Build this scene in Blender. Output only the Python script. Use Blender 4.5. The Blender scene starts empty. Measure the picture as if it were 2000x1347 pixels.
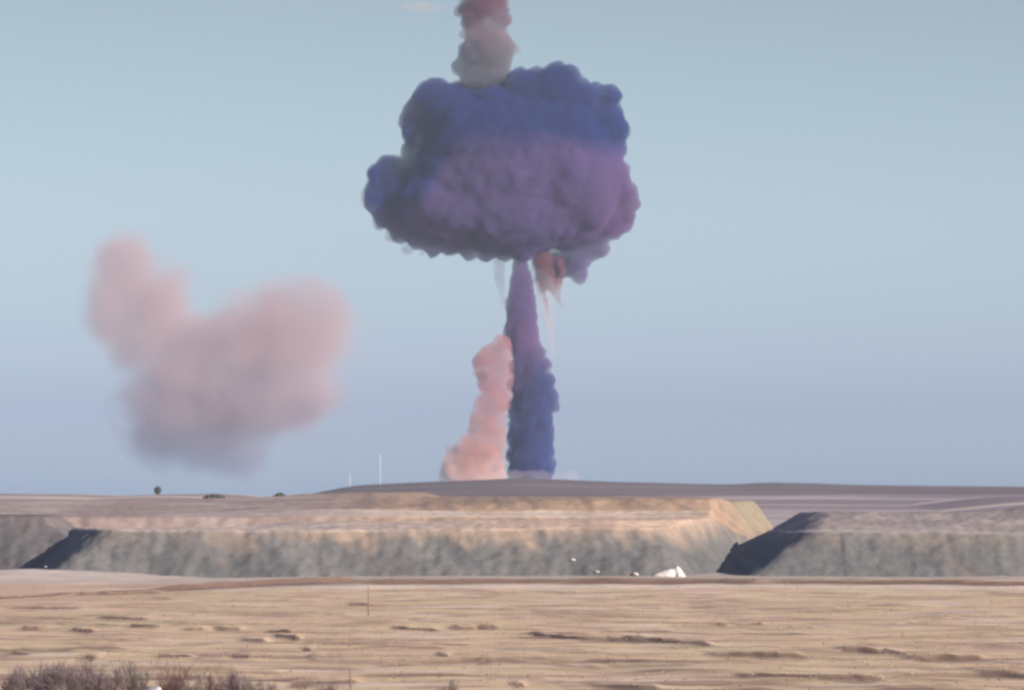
import bpy, bmesh, math, random
import numpy as np
from mathutils import Vector, Matrix

# ------------------------------------------------------------------ camera, sky, sun, exposure
scene = bpy.context.scene
col = scene.collection
CAM_Z = 11.0            # the photographer stands on a low rise above the plain
F = 9514.0              # focal length in photograph pixels (2000 px wide)
HY = 955.0              # picture row of the eye-level horizon

cam_data = bpy.data.cameras.new('camera')
cam = bpy.data.objects.new('camera', cam_data)
col.objects.link(cam)
cam.location = (0, 0, CAM_Z)
cam.rotation_euler = (math.radians(90), 0, 0)
cam_data.sensor_width = 36.0
cam_data.lens = 36.0 * F / 2000.0
cam_data.shift_y = (HY - 673.5) / 2000.0
cam_data.clip_start = 1.0
cam_data.clip_end = 30000.0
scene.camera = cam

SUN_EL = math.radians(21)
SUN_AZ = math.radians(52)      # measured from straight behind the camera towards the right
sun_dir = Vector((math.cos(SUN_EL) * math.sin(SUN_AZ), -math.cos(SUN_EL) * math.cos(SUN_AZ), math.sin(SUN_EL)))
sun_data = bpy.data.lights.new('sun', 'SUN')
sun_data.energy = 5.0
sun_data.angle = math.radians(0.6)
sun_data.color = (1.0, 0.90, 0.80)
sun = bpy.data.objects.new('sun', sun_data)
col.objects.link(sun)
sun.rotation_euler = (-sun_dir).to_track_quat('-Z', 'Y').to_euler()

world = bpy.data.worlds.new('World')
scene.world = world
world.use_nodes = True
wn, wl = world.node_tree.nodes, world.node_tree.links
wn.clear()
w_out = wn.new('ShaderNodeOutputWorld')
w_bg = wn.new('ShaderNodeBackground')
w_sky = wn.new('ShaderNodeTexSky')
w_sky.sky_type = 'NISHITA'
w_sky.sun_disc = False
w_sky.sun_elevation = SUN_EL
w_sky.sun_rotation = math.atan2(sun_dir.x, sun_dir.y)
w_sky.air_density = 1.0
w_sky.dust_density = 1.2
w_sky.ozone_density = 3.0
w_mul = wn.new('ShaderNodeMix')
w_mul.data_type = 'RGBA'
w_mul.blend_type = 'MULTIPLY'
w_mul.inputs['Factor'].default_value = 1.0
w_mul.inputs['B'].default_value = (1.77, 1.92, 2.28, 1)
w_bg.inputs['Strength'].default_value = 0.081
wl.new(w_sky.outputs['Color'], w_mul.inputs['A'])
# the band of air near the horizon: lilac low down, pale teal above it, greyer higher up, then turned bluer out of view to cool the shade
w_tc = wn.new('ShaderNodeTexCoord'); w_sep = wn.new('ShaderNodeSeparateXYZ'); w_map = wn.new('ShaderNodeMapRange'); w_rmp = wn.new('ShaderNodeValToRGB')
w_map.inputs['From Max'].default_value = 0.70
_el = w_rmp.color_ramp.elements
SKY_STOPS = [(0.0, (.62, .67, .88)), (0.037, (.60, .65, .85)), (0.163, (.46, .488, .675)), (0.373, (.459, .466, .538)), (0.583, (.479, .445, .447)), (0.79, (.463, .412, .374)), (1.0, (.452, .374, .317)), (2.2, (.44, .38, .36)), (6.9, (.42, .43, .50))]
while len(_el) < len(SKY_STOPS): _el.new(0.5)
for _e, (_p, _c) in zip(_el, SKY_STOPS): _e.position = _p / 7.0; _e.color = (*_c, 1)
w_mul2 = wn.new('ShaderNodeMix'); w_mul2.data_type = 'RGBA'; w_mul2.blend_type = 'MULTIPLY'; w_mul2.inputs['Factor'].default_value = 1.0
wl.new(w_tc.outputs['Generated'], w_sep.inputs['Vector']); wl.new(w_sep.outputs['Z'], w_map.inputs['Value']); wl.new(w_map.outputs['Result'], w_rmp.inputs['Fac'])
wl.new(w_mul.outputs['Result'], w_mul2.inputs['A']); wl.new(w_rmp.outputs['Color'], w_mul2.inputs['B'])
wl.new(w_mul2.outputs['Result'], w_bg.inputs['Color'])
wl.new(w_bg.outputs['Background'], w_out.inputs['Surface'])

scene.view_settings.view_transform = 'Standard'
scene.view_settings.look = 'None'
scene.view_settings.gamma = 1.0
scene.view_settings.use_curve_mapping = False
scene.view_settings.exposure = 0.84
cy = scene.cycles
cy.use_denoising = True
cy.filter_width = 2.6
cy.max_bounces = 8
cy.volume_bounces = 4
cy.transparent_max_bounces = 16
cy.volume_step_rate = 0.25
cy.volume_max_steps = 256

rng = np.random.default_rng(7)
random.seed(7)

# ------------------------------------------------------------------ helpers
def lin(*c):
    """sRGB 0-255 to linear"""
    out = []
    for v in c:
        v = v / 255.0
        out.append(v / 12.92 if v <= 0.04045 else ((v + 0.055) / 1.055) ** 2.4)
    return tuple(out)

def tag(o, label=None, cat=None, group=None, kind=None):
    if label: o['label'] = label
    if cat: o['category'] = cat
    if group: o['group'] = group
    if kind: o['kind'] = kind
    return o

def at(px, py, Y):
    """the place in the world at distance Y that the photograph shows at px, py"""
    return Vector(((px - 1000.0) * Y / F, Y, CAM_Z - (py - HY) * Y / F))

def X_(px, Y): return (px - 1000.0) * Y / F

def empty(name, loc):
    e = bpy.data.objects.new(name, None)
    e.location = loc
    e.empty_display_size = 0.5
    col.objects.link(e)
    return e

def mesh_obj(name, verts, faces, mat, parent=None, smooth=False, colors=None):
    me = bpy.data.meshes.new(name)
    if isinstance(verts, np.ndarray) and isinstance(faces, np.ndarray):
        nv, nf, k = len(verts), len(faces), faces.shape[1]
        me.vertices.add(nv)
        me.vertices.foreach_set('co', verts.astype(np.float32).ravel())
        me.loops.add(nf * k)
        me.loops.foreach_set('vertex_index', faces.astype(np.int32).ravel())
        me.polygons.add(nf)
        me.polygons.foreach_set('loop_start', np.arange(0, nf * k, k, dtype=np.int32))
        me.polygons.foreach_set('loop_total', np.full(nf, k, dtype=np.int32))
        me.update(calc_edges=True)
        me.validate()
    else:
        me.from_pydata([tuple(v) for v in verts], [], [tuple(f) for f in faces])
        me.update()
    if smooth:
        me.polygons.foreach_set('use_smooth', np.ones(len(me.polygons), dtype=bool))
    if colors is not None:
        at_ = me.color_attributes.new('soil', 'FLOAT_COLOR', 'POINT')
        c4 = np.ones((len(verts), 4), dtype=np.float32)
        c4[:, :3] = colors
        at_.data.foreach_set('color', c4.ravel())
    me.materials.append(mat)
    o = bpy.data.objects.new(name, me)
    col.objects.link(o)
    if parent is not None:
        o.parent = parent
        o.matrix_parent_inverse = Matrix.Translation(-parent.location)
    return o

_perm = np.random.default_rng(11).permutation(512)
_perm = np.concatenate([_perm, _perm, _perm])
_ang = np.random.default_rng(5).uniform(0, 2 * math.pi, 2048)
def perlin(x, y):
    xi = np.floor(x).astype(int); yi = np.floor(y).astype(int)
    xf = x - xi; yf = y - yi
    u = xf * xf * xf * (xf * (xf * 6 - 15) + 10); v = yf * yf * yf * (yf * (yf * 6 - 15) + 10)
    def g(ix, iy, dx, dy):
        h = _perm[(_perm[ix % 512] + iy) % 512]
        a = _ang[h]
        return np.cos(a) * dx + np.sin(a) * dy
    n00 = g(xi, yi, xf, yf); n10 = g(xi + 1, yi, xf - 1, yf)
    n01 = g(xi, yi + 1, xf, yf - 1); n11 = g(xi + 1, yi + 1, xf - 1, yf - 1)
    return (n00 * (1 - u) + n10 * u) * (1 - v) + (n01 * (1 - u) + n11 * u) * v
def fbm(x, y, n=4):
    s = np.zeros_like(x); a = 1.0
    for i in range(n):
        s += a * perlin(x * 2 ** i + 17.3 * i, y * 2 ** i - 9.1 * i); a *= 0.5
    return s
def sstep(a, b, x):
    t = np.clip((x - a) / (b - a), 0, 1)
    return t * t * (3 - 2 * t)
def mixc(c, d, t):
    return c * (1 - t[..., None]) + np.array(d) * t[..., None]

# ------------------------------------------------------------------ materials
def new_mat(name):
    m = bpy.data.materials.new(name)
    m.use_nodes = True
    m.node_tree.nodes.clear()
    return m, m.node_tree.nodes, m.node_tree.links

def soil_material(name, var=0.25, scale=0.8, bump=0.3, rough=0.95, stretch=(1, 1, 1)):
    """earth: colour from the surveyed soil attribute, broken up by procedural grain"""
    m, n, l = new_mat(name)
    out = n.new('ShaderNodeOutputMaterial'); b = n.new('ShaderNodeBsdfPrincipled')
    b.inputs['Roughness'].default_value = rough
    b.inputs['Specular IOR Level'].default_value = 0.1
    a = n.new('ShaderNodeAttribute'); a.attribute_name = 'soil'
    tc = n.new('ShaderNodeTexCoord')
    n1 = n.new('ShaderNodeTexNoise'); n1.inputs['Scale'].default_value = scale; n1.inputs['Detail'].default_value = 6
    n1.inputs['Roughness'].default_value = 0.62
    mr = n.new('ShaderNodeMapRange')
    mr.inputs['From Min'].default_value = 0.3; mr.inputs['From Max'].default_value = 0.7
    mr.inputs['To Min'].default_value = 1 - var; mr.inputs['To Max'].default_value = 1 + var
    mx = n.new('ShaderNodeMix'); mx.data_type = 'RGBA'; mx.blend_type = 'MULTIPLY'; mx.inputs['Factor'].default_value = 1
    cmb = n.new('ShaderNodeCombineColor')
    mp = n.new('ShaderNodeMapping'); mp.inputs['Scale'].default_value = stretch
    l.new(tc.outputs['Object'], mp.inputs['Vector']); l.new(mp.outputs['Vector'], n1.inputs['Vector']); l.new(n1.outputs['Fac'], mr.inputs['Value'])
    for k in ('Red', 'Green', 'Blue'): l.new(mr.outputs['Result'], cmb.inputs[k])
    l.new(a.outputs['Color'], mx.inputs['A']); l.new(cmb.outputs['Color'], mx.inputs['B'])
    l.new(mx.outputs['Result'], b.inputs['Base Color'])
    bp = n.new('ShaderNodeBump'); bp.inputs['Strength'].default_value = bump; bp.inputs['Distance'].default_value = 0.3
    l.new(n1.outputs['Fac'], bp.inputs['Height']); l.new(bp.outputs['Normal'], b.inputs['Normal'])
    l.new(b.outputs['BSDF'], out.inputs['Surface'])
    return m

def plain_material(name, c1, c2, scale=3.0, rough=0.9):
    m, n, l = new_mat(name)
    out = n.new('ShaderNodeOutputMaterial'); b = n.new('ShaderNodeBsdfPrincipled')
    b.inputs['Roughness'].default_value = rough
    b.inputs['Specular IOR Level'].default_value = 0.15
    tc = n.new('ShaderNodeTexCoord')
    n1 = n.new('ShaderNodeTexNoise'); n1.inputs['Scale'].default_value = scale; n1.inputs['Detail'].default_value = 5
    r = n.new('ShaderNodeValToRGB')
    r.color_ramp.elements[0].position = 0.32; r.color_ramp.elements[0].color = (*c1, 1)
    r.color_ramp.elements[1].position = 0.68; r.color_ramp.elements[1].color = (*c2, 1)
    l.new(tc.outputs['Object'], n1.inputs['Vector']); l.new(n1.outputs['Fac'], r.inputs['Fac'])
    l.new(r.outputs['Color'], b.inputs['Base Color']); l.new(b.outputs['BSDF'], out.inputs['Surface'])
    return m

# ------------------------------------------------------------------ the ground, one sheet to the horizon
M_FIELD = soil_material('dry_steppe', 0.16, 0.5, 0.25, stretch=(0.35, 1, 1))
M_BANK = soil_material('spoil_clay', 0.16, 0.7, 0.5)
M_HILL = soil_material('far_steppe', 0.10, 0.02, 0.1)

TAN = np.array((0.47, 0.335, 0.205))
TAN_Y = np.array((0.46, 0.35, 0.205))
PINK = np.array((0.455, 0.31, 0.215))
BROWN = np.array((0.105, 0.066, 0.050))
GREYC = np.array((0.112, 0.108, 0.102))
GREYD = np.array((0.080, 0.082, 0.081))
PALE = np.array((0.51, 0.405, 0.315))
PURPLE = np.array((0.19, 0.15, 0.15))

# little scarps and ruts of the field: px from, px to, py left, py right, height in m
SCARPS = [(880, 925, 1225, 1224, .30), (925, 972, 1224, 1222, .28), (1035, 1130, 1238, 1246, .26), (1125, 1260, 1247, 1249, .28), (1240, 1395, 1248, 1256, .26),
          (1380, 1570, 1276, 1280, .30), (1640, 1722, 1266, 1268, .30), (1722, 1775, 1266, 1274, .34), (1775, 1925, 1284, 1282, .30),
          (1430, 1590, 1316, 1319, .16), (1585, 1722, 1321, 1322, .24), (1395, 1422, 1213, 1213, .22), (1434, 1492, 1213, 1211, .24),
          (38, 82, 1227, 1227, .34), (138, 182, 1230, 1233, .26), (250, 312, 1223, 1224, .30), (360, 402, 1227, 1225, .30), (418, 472, 1226, 1226, .30),
          (468, 522, 1248, 1250, .26), (536, 584, 1240, 1246, .32), (520, 570, 1231, 1233, .2), (306, 378, 1280, 1280, .22), (452, 488, 1280, 1281, .26),
          (164, 188, 1280, 1284, .26), (855, 878, 1275, 1276, .24), (588, 606, 1267, 1267, .18), (600, 622, 1281, 1281, .14), (760, 860, 1222, 1227, .16), (190, 290, 1203, 1206, .16),
          (470, 620, 1215, 1212, .13), (680, 730, 1173, 1174, .18), (20, 160, 1182, 1181, .24), (120, 290, 1270, 1268, .14), (20, 60, 1272, 1274, .20),
          (1560, 1760, 1186, 1184, .14), (1740, 1880, 1210, 1200, .14), (1800, 2000, 1240, 1236, .14), (1180, 1300, 1181, 1180, .12), (1900, 2060, 1312, 1318, .18),
          (930, 960, 1290, 1286, .16), (1000, 1022, 1337, 1337, .26), (1150, 1290, 1338, 1343, .16), (560, 700, 1336, 1330, .18), (1080, 1180, 1293, 1296, .10),
          (300, 700, 1140, 1134, .62), (690, 1100, 1137, 1135, .5), (1080, 1500, 1136, 1137, .55), (1480, 2080, 1137, 1138, .5), (-60, 150, 1168, 1147, .15), (140, 320, 1151, 1148, .4)]

def ground_base(X, Y):
    far = np.interp(Y, [0, 150, 620, 780, 900, 1200, 1600, 2200, 4200], [0.6, 0.3, 0.0, 1.5, 5.5, 7.2, 8.6, 6.0, 2.0])
    h = far + 0.25 * fbm(X / 60, Y / 80, 2) * sstep(90, 200, Y)
    h += np.where(Y > 700, 1.2 * fbm(X / 220 + 3, Y / 200, 3), 0.0) * sstep(700, 900, Y)
    # pale hump before the left end of the spoil bank, slight dip of the field on the left
    h += 1.5 * np.exp(-((X + 58) / 17.0) ** 2 - ((Y - 600) / 9.0) ** 2)
    h -= 0.45 * sstep(-22, -50, X) * sstep(470, 545, Y) * sstep(640, 580, Y)
    h += 0.35 * np.exp(-((Y - 562) / 12.0) ** 2) * sstep(-45, -15, X)
    return h

def build_ground():
    ys = np.concatenate([np.arange(-60, 190, 8.0), np.arange(190, 300, 0.42), np.arange(300, 420, 0.34), np.arange(420, 640, 0.5),
                         np.arange(640, 900, 3.0), np.arange(900, 2200, 9.0), np.arange(2200, 4200, 40.0)])
    u = np.linspace(-1, 1, 540)
    uu = 0.42 * u + 0.58 * np.sign(u) * np.abs(u) ** 3
    half = 60 + 0.30 * np.maximum(ys, 0)
    # rows of equal spread through the field so that the columns stay fine where the camera looks
    X = uu[None, :] * half[:, None]
    Y = np.repeat(ys[:, None], len(u), 1)
    Z = ground_base(X, Y)
    field = sstep(120, 200, Y) * sstep(640, 600, Y)
    # clumpy relief of ploughed, overgrown steppe
    Z += field * (0.17 * fbm(X / 11.0, Y / 6.5, 3) + 0.07 * fbm(X / 4.5 + 31, Y / 2.6, 3) + 0.018 * fbm(X / 1.1, Y / 1.1, 2))
    C = np.zeros(X.shape + (3,)) + TAN
    n1 = fbm(X / 22, Y / 22, 3); n2 = fbm(X / 13 + 40, Y / 9 + 9, 4); n3 = fbm(X / 8, Y / 4.2, 4); n4 = fbm(X / 16 + 5, Y / 5.5 + 3, 3)
    C = mixc(C, TAN_Y, sstep(-0.1, 0.5, n1)); C = mixc(C, PINK, sstep(0.05, 0.55, n2))
    C = mixc(C, BROWN * 2.0, 0.6 * sstep(0.08, 0.5, -n3)); C = mixc(C, PALE, 0.7 * sstep(0.1, 0.6, n4)); C = mixc(C, BROWN * 2.2, 0.6 * sstep(0.08, 0.5, -n4))
    C = mixc(C, PALE * 1.08, 0.8 * np.exp(-((Y - 548 - 5 * perlin(X / 14, Y * 0)) / 12.0) ** 2))
    C = mixc(C, np.array((0.40, 0.24, 0.17)), 0.6 * sstep(-25, -60, X) * sstep(350, 470, Y))
    sc = list(SCARPS)
    r = np.random.default_rng(3)
    for i in range(130):
        px = r.uniform(-200, 2200); py = 1150 + 200 * r.uniform(0, 1) ** 0.9
        w = r.uniform(40, 190) * (0.6 + (py - 1130) / 200)
        sc.append((px, px + w, py, py + r.uniform(-3, 3), r.uniform(.04, .12)))
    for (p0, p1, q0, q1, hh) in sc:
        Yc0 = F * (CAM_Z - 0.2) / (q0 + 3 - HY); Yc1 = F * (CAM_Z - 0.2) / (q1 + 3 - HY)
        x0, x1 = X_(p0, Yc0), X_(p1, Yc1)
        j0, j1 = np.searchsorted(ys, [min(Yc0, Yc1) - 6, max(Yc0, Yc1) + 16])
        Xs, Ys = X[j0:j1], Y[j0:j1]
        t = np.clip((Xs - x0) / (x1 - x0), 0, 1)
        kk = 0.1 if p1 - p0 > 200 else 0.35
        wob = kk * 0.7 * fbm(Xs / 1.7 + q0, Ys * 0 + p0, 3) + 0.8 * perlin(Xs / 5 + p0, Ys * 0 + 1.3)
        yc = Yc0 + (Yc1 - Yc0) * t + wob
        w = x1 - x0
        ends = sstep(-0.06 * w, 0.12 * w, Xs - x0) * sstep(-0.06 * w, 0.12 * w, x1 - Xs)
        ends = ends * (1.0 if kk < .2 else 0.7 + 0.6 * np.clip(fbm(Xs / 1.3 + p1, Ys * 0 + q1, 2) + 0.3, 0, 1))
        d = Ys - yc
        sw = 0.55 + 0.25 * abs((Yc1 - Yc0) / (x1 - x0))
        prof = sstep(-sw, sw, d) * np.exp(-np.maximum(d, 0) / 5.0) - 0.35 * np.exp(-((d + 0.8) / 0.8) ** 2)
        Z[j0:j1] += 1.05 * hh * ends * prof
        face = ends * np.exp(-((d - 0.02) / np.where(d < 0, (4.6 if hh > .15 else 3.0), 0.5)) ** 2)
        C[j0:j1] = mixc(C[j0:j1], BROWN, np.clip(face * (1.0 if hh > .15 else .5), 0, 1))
    # worked ground between field and banks, then grey-lilac land beyond
    C = mixc(C, np.array((0.33, 0.27, 0.225)), sstep(578, 596, Y) * 0.85)
    C = mixc(C, np.array((0.40, 0.335, 0.285)), 0.8 * np.exp(-((X + 58) / 20.0) ** 2 - ((Y - 596) / 11.0) ** 2))
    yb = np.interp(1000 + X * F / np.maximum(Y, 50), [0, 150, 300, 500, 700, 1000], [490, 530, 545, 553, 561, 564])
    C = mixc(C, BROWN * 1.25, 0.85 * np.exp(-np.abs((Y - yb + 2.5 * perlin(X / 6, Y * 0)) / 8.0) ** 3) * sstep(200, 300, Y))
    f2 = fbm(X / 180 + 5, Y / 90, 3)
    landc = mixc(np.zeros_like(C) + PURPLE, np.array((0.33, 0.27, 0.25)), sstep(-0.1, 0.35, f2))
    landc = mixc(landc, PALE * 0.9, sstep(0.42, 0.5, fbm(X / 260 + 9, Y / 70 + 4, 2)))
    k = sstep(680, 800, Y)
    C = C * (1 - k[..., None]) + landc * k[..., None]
    nr, nc = X.shape
    V = np.stack([X, Y, Z], -1).reshape(-1, 3)
    idx = np.arange(nr * nc).reshape(nr, nc)
    Fq = np.stack([idx[:-1, :-1], idx[:-1, 1:], idx[1:, 1:], idx[1:, :-1]], -1).reshape(-1, 4)
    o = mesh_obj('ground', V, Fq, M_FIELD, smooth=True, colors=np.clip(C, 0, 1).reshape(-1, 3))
    tag(o, 'dry tan steppe field with low brown ruts', kind='structure')
    return ys, uu, half, Z
G = build_ground()
def ground_z(x, y):
    ys, uu, half, Z = G
    j = int(np.clip(np.searchsorted(ys, y), 1, len(ys) - 1))
    if abs(ys[j - 1] - y) < abs(ys[j] - y): j -= 1
    return float(np.interp(x / half[j], uu, Z[j]))

# ------------------------------------------------------------------ spoil banks
def tier(X, Y, edges, H, wob):
    """height of one convex tipped tier: edges = (x0, y0, x1, y1, slope), ground lies to the LEFT of x0,y0 -> x1,y1"""
    h = np.full(X.shape, 1e9)
    for (x0, y0, x1, y1, s) in edges:
        L = math.hypot(x1 - x0, y1 - y0)
        nx, ny = -(y1 - y0) / L, (x1 - x0) / L
        g = ((X - x0) * nx + (Y - y0) * ny + wob) * s
        kq = np.clip(1.2 - np.abs(h - g), 0, None) / 1.2
        h = np.minimum(h, g) - kq * kq * 0.3
    h = np.minimum(h, H)
    # soft crest
    k = 0.35
    return np.maximum(h, 0) - np.where((h > H - k), (h - (H - k)) ** 2 / (2 * k), 0)

def bank(name, label, x0, x1, y0, y1, step, fn, colfn, floor=-1.0):
    xs = np.arange(x0, x1, step); ys = np.arange(y0, y1, step * 0.8)
    X, Y = np.meshgrid(xs, ys)
    wob = 1.1 * fbm(X / 13, Y / 30 + x0, 3) + 0.35 * np.abs(perlin(X / 3.1, Y / 11 + x0)) * (1 + perlin(X / 9, Y / 9)) + 0.22 * perlin(X / 1.1, Y / 5 + x0) + 0.4 * fbm(X / 3.0 + 8, Y / 3.0, 2)
    Zr, info = fn(X, Y, wob)
    Z = Zr - 0.3 + 0.12 * fbm(X / 1.4, Y / 1.4, 3) + 0.12 * fbm(X / 7, Y / 7, 3)
    Z = Z + np.where(Zr < 0.02, floor, 0.0)
    C = np.clip(colfn(X, Y, Zr, info), 0, 1)
    nr, nc = X.shape
    V = np.stack([X, Y, Z], -1).reshape(-1, 3)
    idx = np.arange(nr * nc).reshape(nr, nc)
    Fq = np.stack([idx[:-1, :-1], idx[:-1, 1:], idx[1:, 1:], idx[1:, :-1]], -1).reshape(-1, 4)
    keep = (Zr.reshape(-1)[Fq] > 0.0).any(1)
    Fq = Fq[keep]
    used = np.unique(Fq); remap = np.zeros(len(V), int); remap[used] = np.arange(len(used))
    o = mesh_obj(name, V[used], remap[Fq], M_BANK, smooth=True, colors=C.reshape(-1, 3)[used])
    tag(o, label, kind='structure')
    return o

def face_colour(X, Y, Z, H, tanness):
    """grey tipped clay with streaks run down the face and tan earth spilt from the crest"""
    s = fbm(X / 2.6 + Z * 0.22, Z * 0.10 + Y * 0.01, 4); s2 = fbm(X / 9 + Z * 0.15, Z * 0.05 + 7, 3)
    C = np.zeros(X.shape + (3,)) + GREYC
    C = mixc(C, GREYD, sstep(0.05, 0.6, s)); C = mixc(C, np.array((0.145, 0.136, 0.125)), sstep(0.1, 0.6, -s2))
    C = mixc(C, np.array((0.135, 0.108, 0.092)), 0.6 * sstep(0.2, 0.7, s2))
    spill = sstep(0.52, 0.98, Z / H + 0.35 * s + 0.15 * s2)
    C = C * (1 - (spill * tanness)[..., None]) + (np.array((0.26, 0.195, 0.145)) * (spill * tanness)[..., None])
    return C

# central bank: front toe at 618 m, crest 6.3 m
def f_central(X, Y, wob):

    e = [(-58.5, 618, 21.5, 618, 0.66), (-65.5, 645, -58.5, 618, 0.74), (21.5, 618, 38, 668, 0.85), (60, 676, -80, 668, 0.5)]
    H = 6.5 + 0.25 * np.sin(X / 21.0) + 0.25 * fbm(X / 12, Y * 0, 2)
    z1 = tier(X, Y, e, H, wob)
    e2 = [(-30, 631, 16, 630, 0.18), (-40, 660, -30, 631, 0.1), (14, 630, 34, 662, 0.4), (60, 676, -80, 668, 0.5)]
    z2 = tier(X, Y, e2, 1.0, wob * 0.8) * (z1 > 4)
    return z1 + z2, (z1, z2, H)
def c_central(X, Y, Z, info):
    z1, z2, H = info
    t = sstep(-48, -18, X) * 0.75 + 0.25
    C = face_colour(X, Y, z1, H, t)
    top = sstep(0.90, 1.0, z1 / H)
    topc = mixc(np.zeros(X.shape + (3,)) + np.array((0.33, 0.26, 0.22)), PALE, sstep(-0.2, 0.5, fbm(X / 8, Y / 5, 3)))
    topc = mixc(topc, np.array((0.42, 0.28, 0.19)), sstep(-20, 10, X) * 0.7)
    C = C * (1 - top[..., None]) + topc * top[..., None]
    return C
bank('spoil_bank', 'long grey earth bank across the middle', -72, 46, 612, 672, 0.32, f_central, c_central)

# right bank, two tiers
def f_right(X, Y, wob):
    e = [(30.3, 614, 120, 612, 0.66), (26.2, 640, 29.5, 614, 0.585), (140, 664, 20, 664, 0.6), (110, 600, 110, 700, 0.6)]
    H = 6.05 + 0.2 * fbm(X / 10, Y * 0, 2) - 0.012 * np.maximum(X - 45, 0)
    z1 = tier(X, Y, e, H, wob * np.where(X < 42, 0.5, 1.0))
    e2 = [(39, 628, 120, 630, 0.20), (36.6, 640, 39.9, 614, 0.6), (140, 664, 20, 664, 0.6), (110, 600, 110, 700, 0.6)]
    z2 = tier(X, Y, e2, 2.6, wob * 0.5)
    z2 += 1.5 * np.exp(-((X - 70) / 6.0) ** 2 - ((Y - 640) / 7.0) ** 2) * (z1 > 4)
    return z1 + z2, (z1, z2, H)
def c_right(X, Y, Z, info):
    z1, z2, H = info
    C = face_colour(X, Y, z1, H, 0.35 + 0 * X)
    up = sstep(0.1, 0.5, z2)
    upc = mixc(np.zeros(X.shape + (3,)) + np.array((0.20, 0.165, 0.15)), np.array((0.27, 0.225, 0.195)), sstep(-0.2, 0.5, fbm(X / 5, Y / 4, 3)))
    crest = sstep(0.93, 1.0, z1 / H) * (1 - up)
    C = mixc(C, np.array((0.36, 0.31, 0.28)), crest)
    C = C * (1 - up[..., None]) + upc * up[..., None]
    return C
bank('spoil_bank', 'grey earth bank on the right with a shaded end', 24, 112, 606, 668, 0.32, f_right, c_right)

# left bank, only its right end is in the picture
def f_left(X, Y, wob):
    e = [(-160, 640, -50, 640, 0.7), (-53, 640, -55, 690, 0.9), (-50, 690, -160, 690, 0.6)]
    z1 = tier(X, Y, e, 7.9 + 0 * X, wob)
    return z1, (z1, 0, 7.9)
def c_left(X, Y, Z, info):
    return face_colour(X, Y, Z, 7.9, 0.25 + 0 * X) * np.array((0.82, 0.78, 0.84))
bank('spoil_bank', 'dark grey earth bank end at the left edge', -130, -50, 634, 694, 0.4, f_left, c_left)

# upper terrace behind
def f_upper(X, Y, wob):
    e = [(-200, 680, 37, 680, 0.66), (37, 680, 46, 790, 0.75), (120, 900, -200, 900, 0.2)]
    z1 = tier(X, Y, e, 7.5 + 0 * X, wob)
    e2 = [(-36, 703, 32, 703, 0.55), (-66, 860, -34, 703, 0.045), (31, 690, 40, 790, 0.5), (120, 880, -200, 880, 0.2)]
    z1 = z1 + 0.05 * np.clip(Y - 690, 0, 13) * (z1 > 7.3) * sstep(-45, -30, X) * sstep(36, 30, X)
    z2 = tier(X, Y, e2, 2.15 + 0 * X, wob * 0.9)
    z2 = z2 + 0.004 * np.clip(Y - 712, 0, 130) * (z2 > 2.0)
    e3 = [(-200, 690, -10, 690, 0.033), (-10, 690, 0, 900, 0.2), (120, 900, -200, 900, 0.2)]
    z3 = tier(X, Y, e3, 2.4 + 0.012 * (X + 60), wob * 2)
    return z1 + np.maximum(z2, z3 * (z1 > 3)), (z1, z2, z3)
def c_upper(X, Y, Z, info):
    z1, z2, z3 = info
    n = fbm(X / 9, Y / 6, 4); n2 = fbm(X / 3 + Z * .3, Z * 0.4, 3)
    rt = sstep(-42, -12, X)
    left = mixc(np.zeros(X.shape + (3,)) + np.array((0.235, 0.175, 0.15)), np.array((0.31, 0.25, 0.215)), sstep(-0.25, 0.4, fbm(X / 16, Y / 11, 4)))
    right = mixc(np.zeros(X.shape + (3,)) + np.array((0.27, 0.185, 0.125)), np.array((0.18, 0.13, 0.098)), sstep(-0.1, 0.4, n2))
    right = mixc(right, np.array((0.19, 0.155, 0.13)), sstep(5.0, 2.5, Z + n2))
    right = mixc(right, PALE, np.clip(sstep(1.95, 2.12, z2) + sstep(7.2, 7.45, z1) * sstep(0.3, 0.02, z2), 0, 1) * np.clip(0.75 + 0.5 * n, 0, 1) * sstep(35, 20, X))
    right = mixc(right, np.array((0.20, 0.175, 0.12)), 0.8 * sstep(31, 38, X) * sstep(3, 6, Z))
    return left * (1 - rt[..., None]) + right * rt[..., None]
bank('spoil_terrace', 'tan upper terrace behind the grey banks', -130, 52, 674, 905, 0.55, f_upper, c_upper, floor=0.0)

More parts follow.
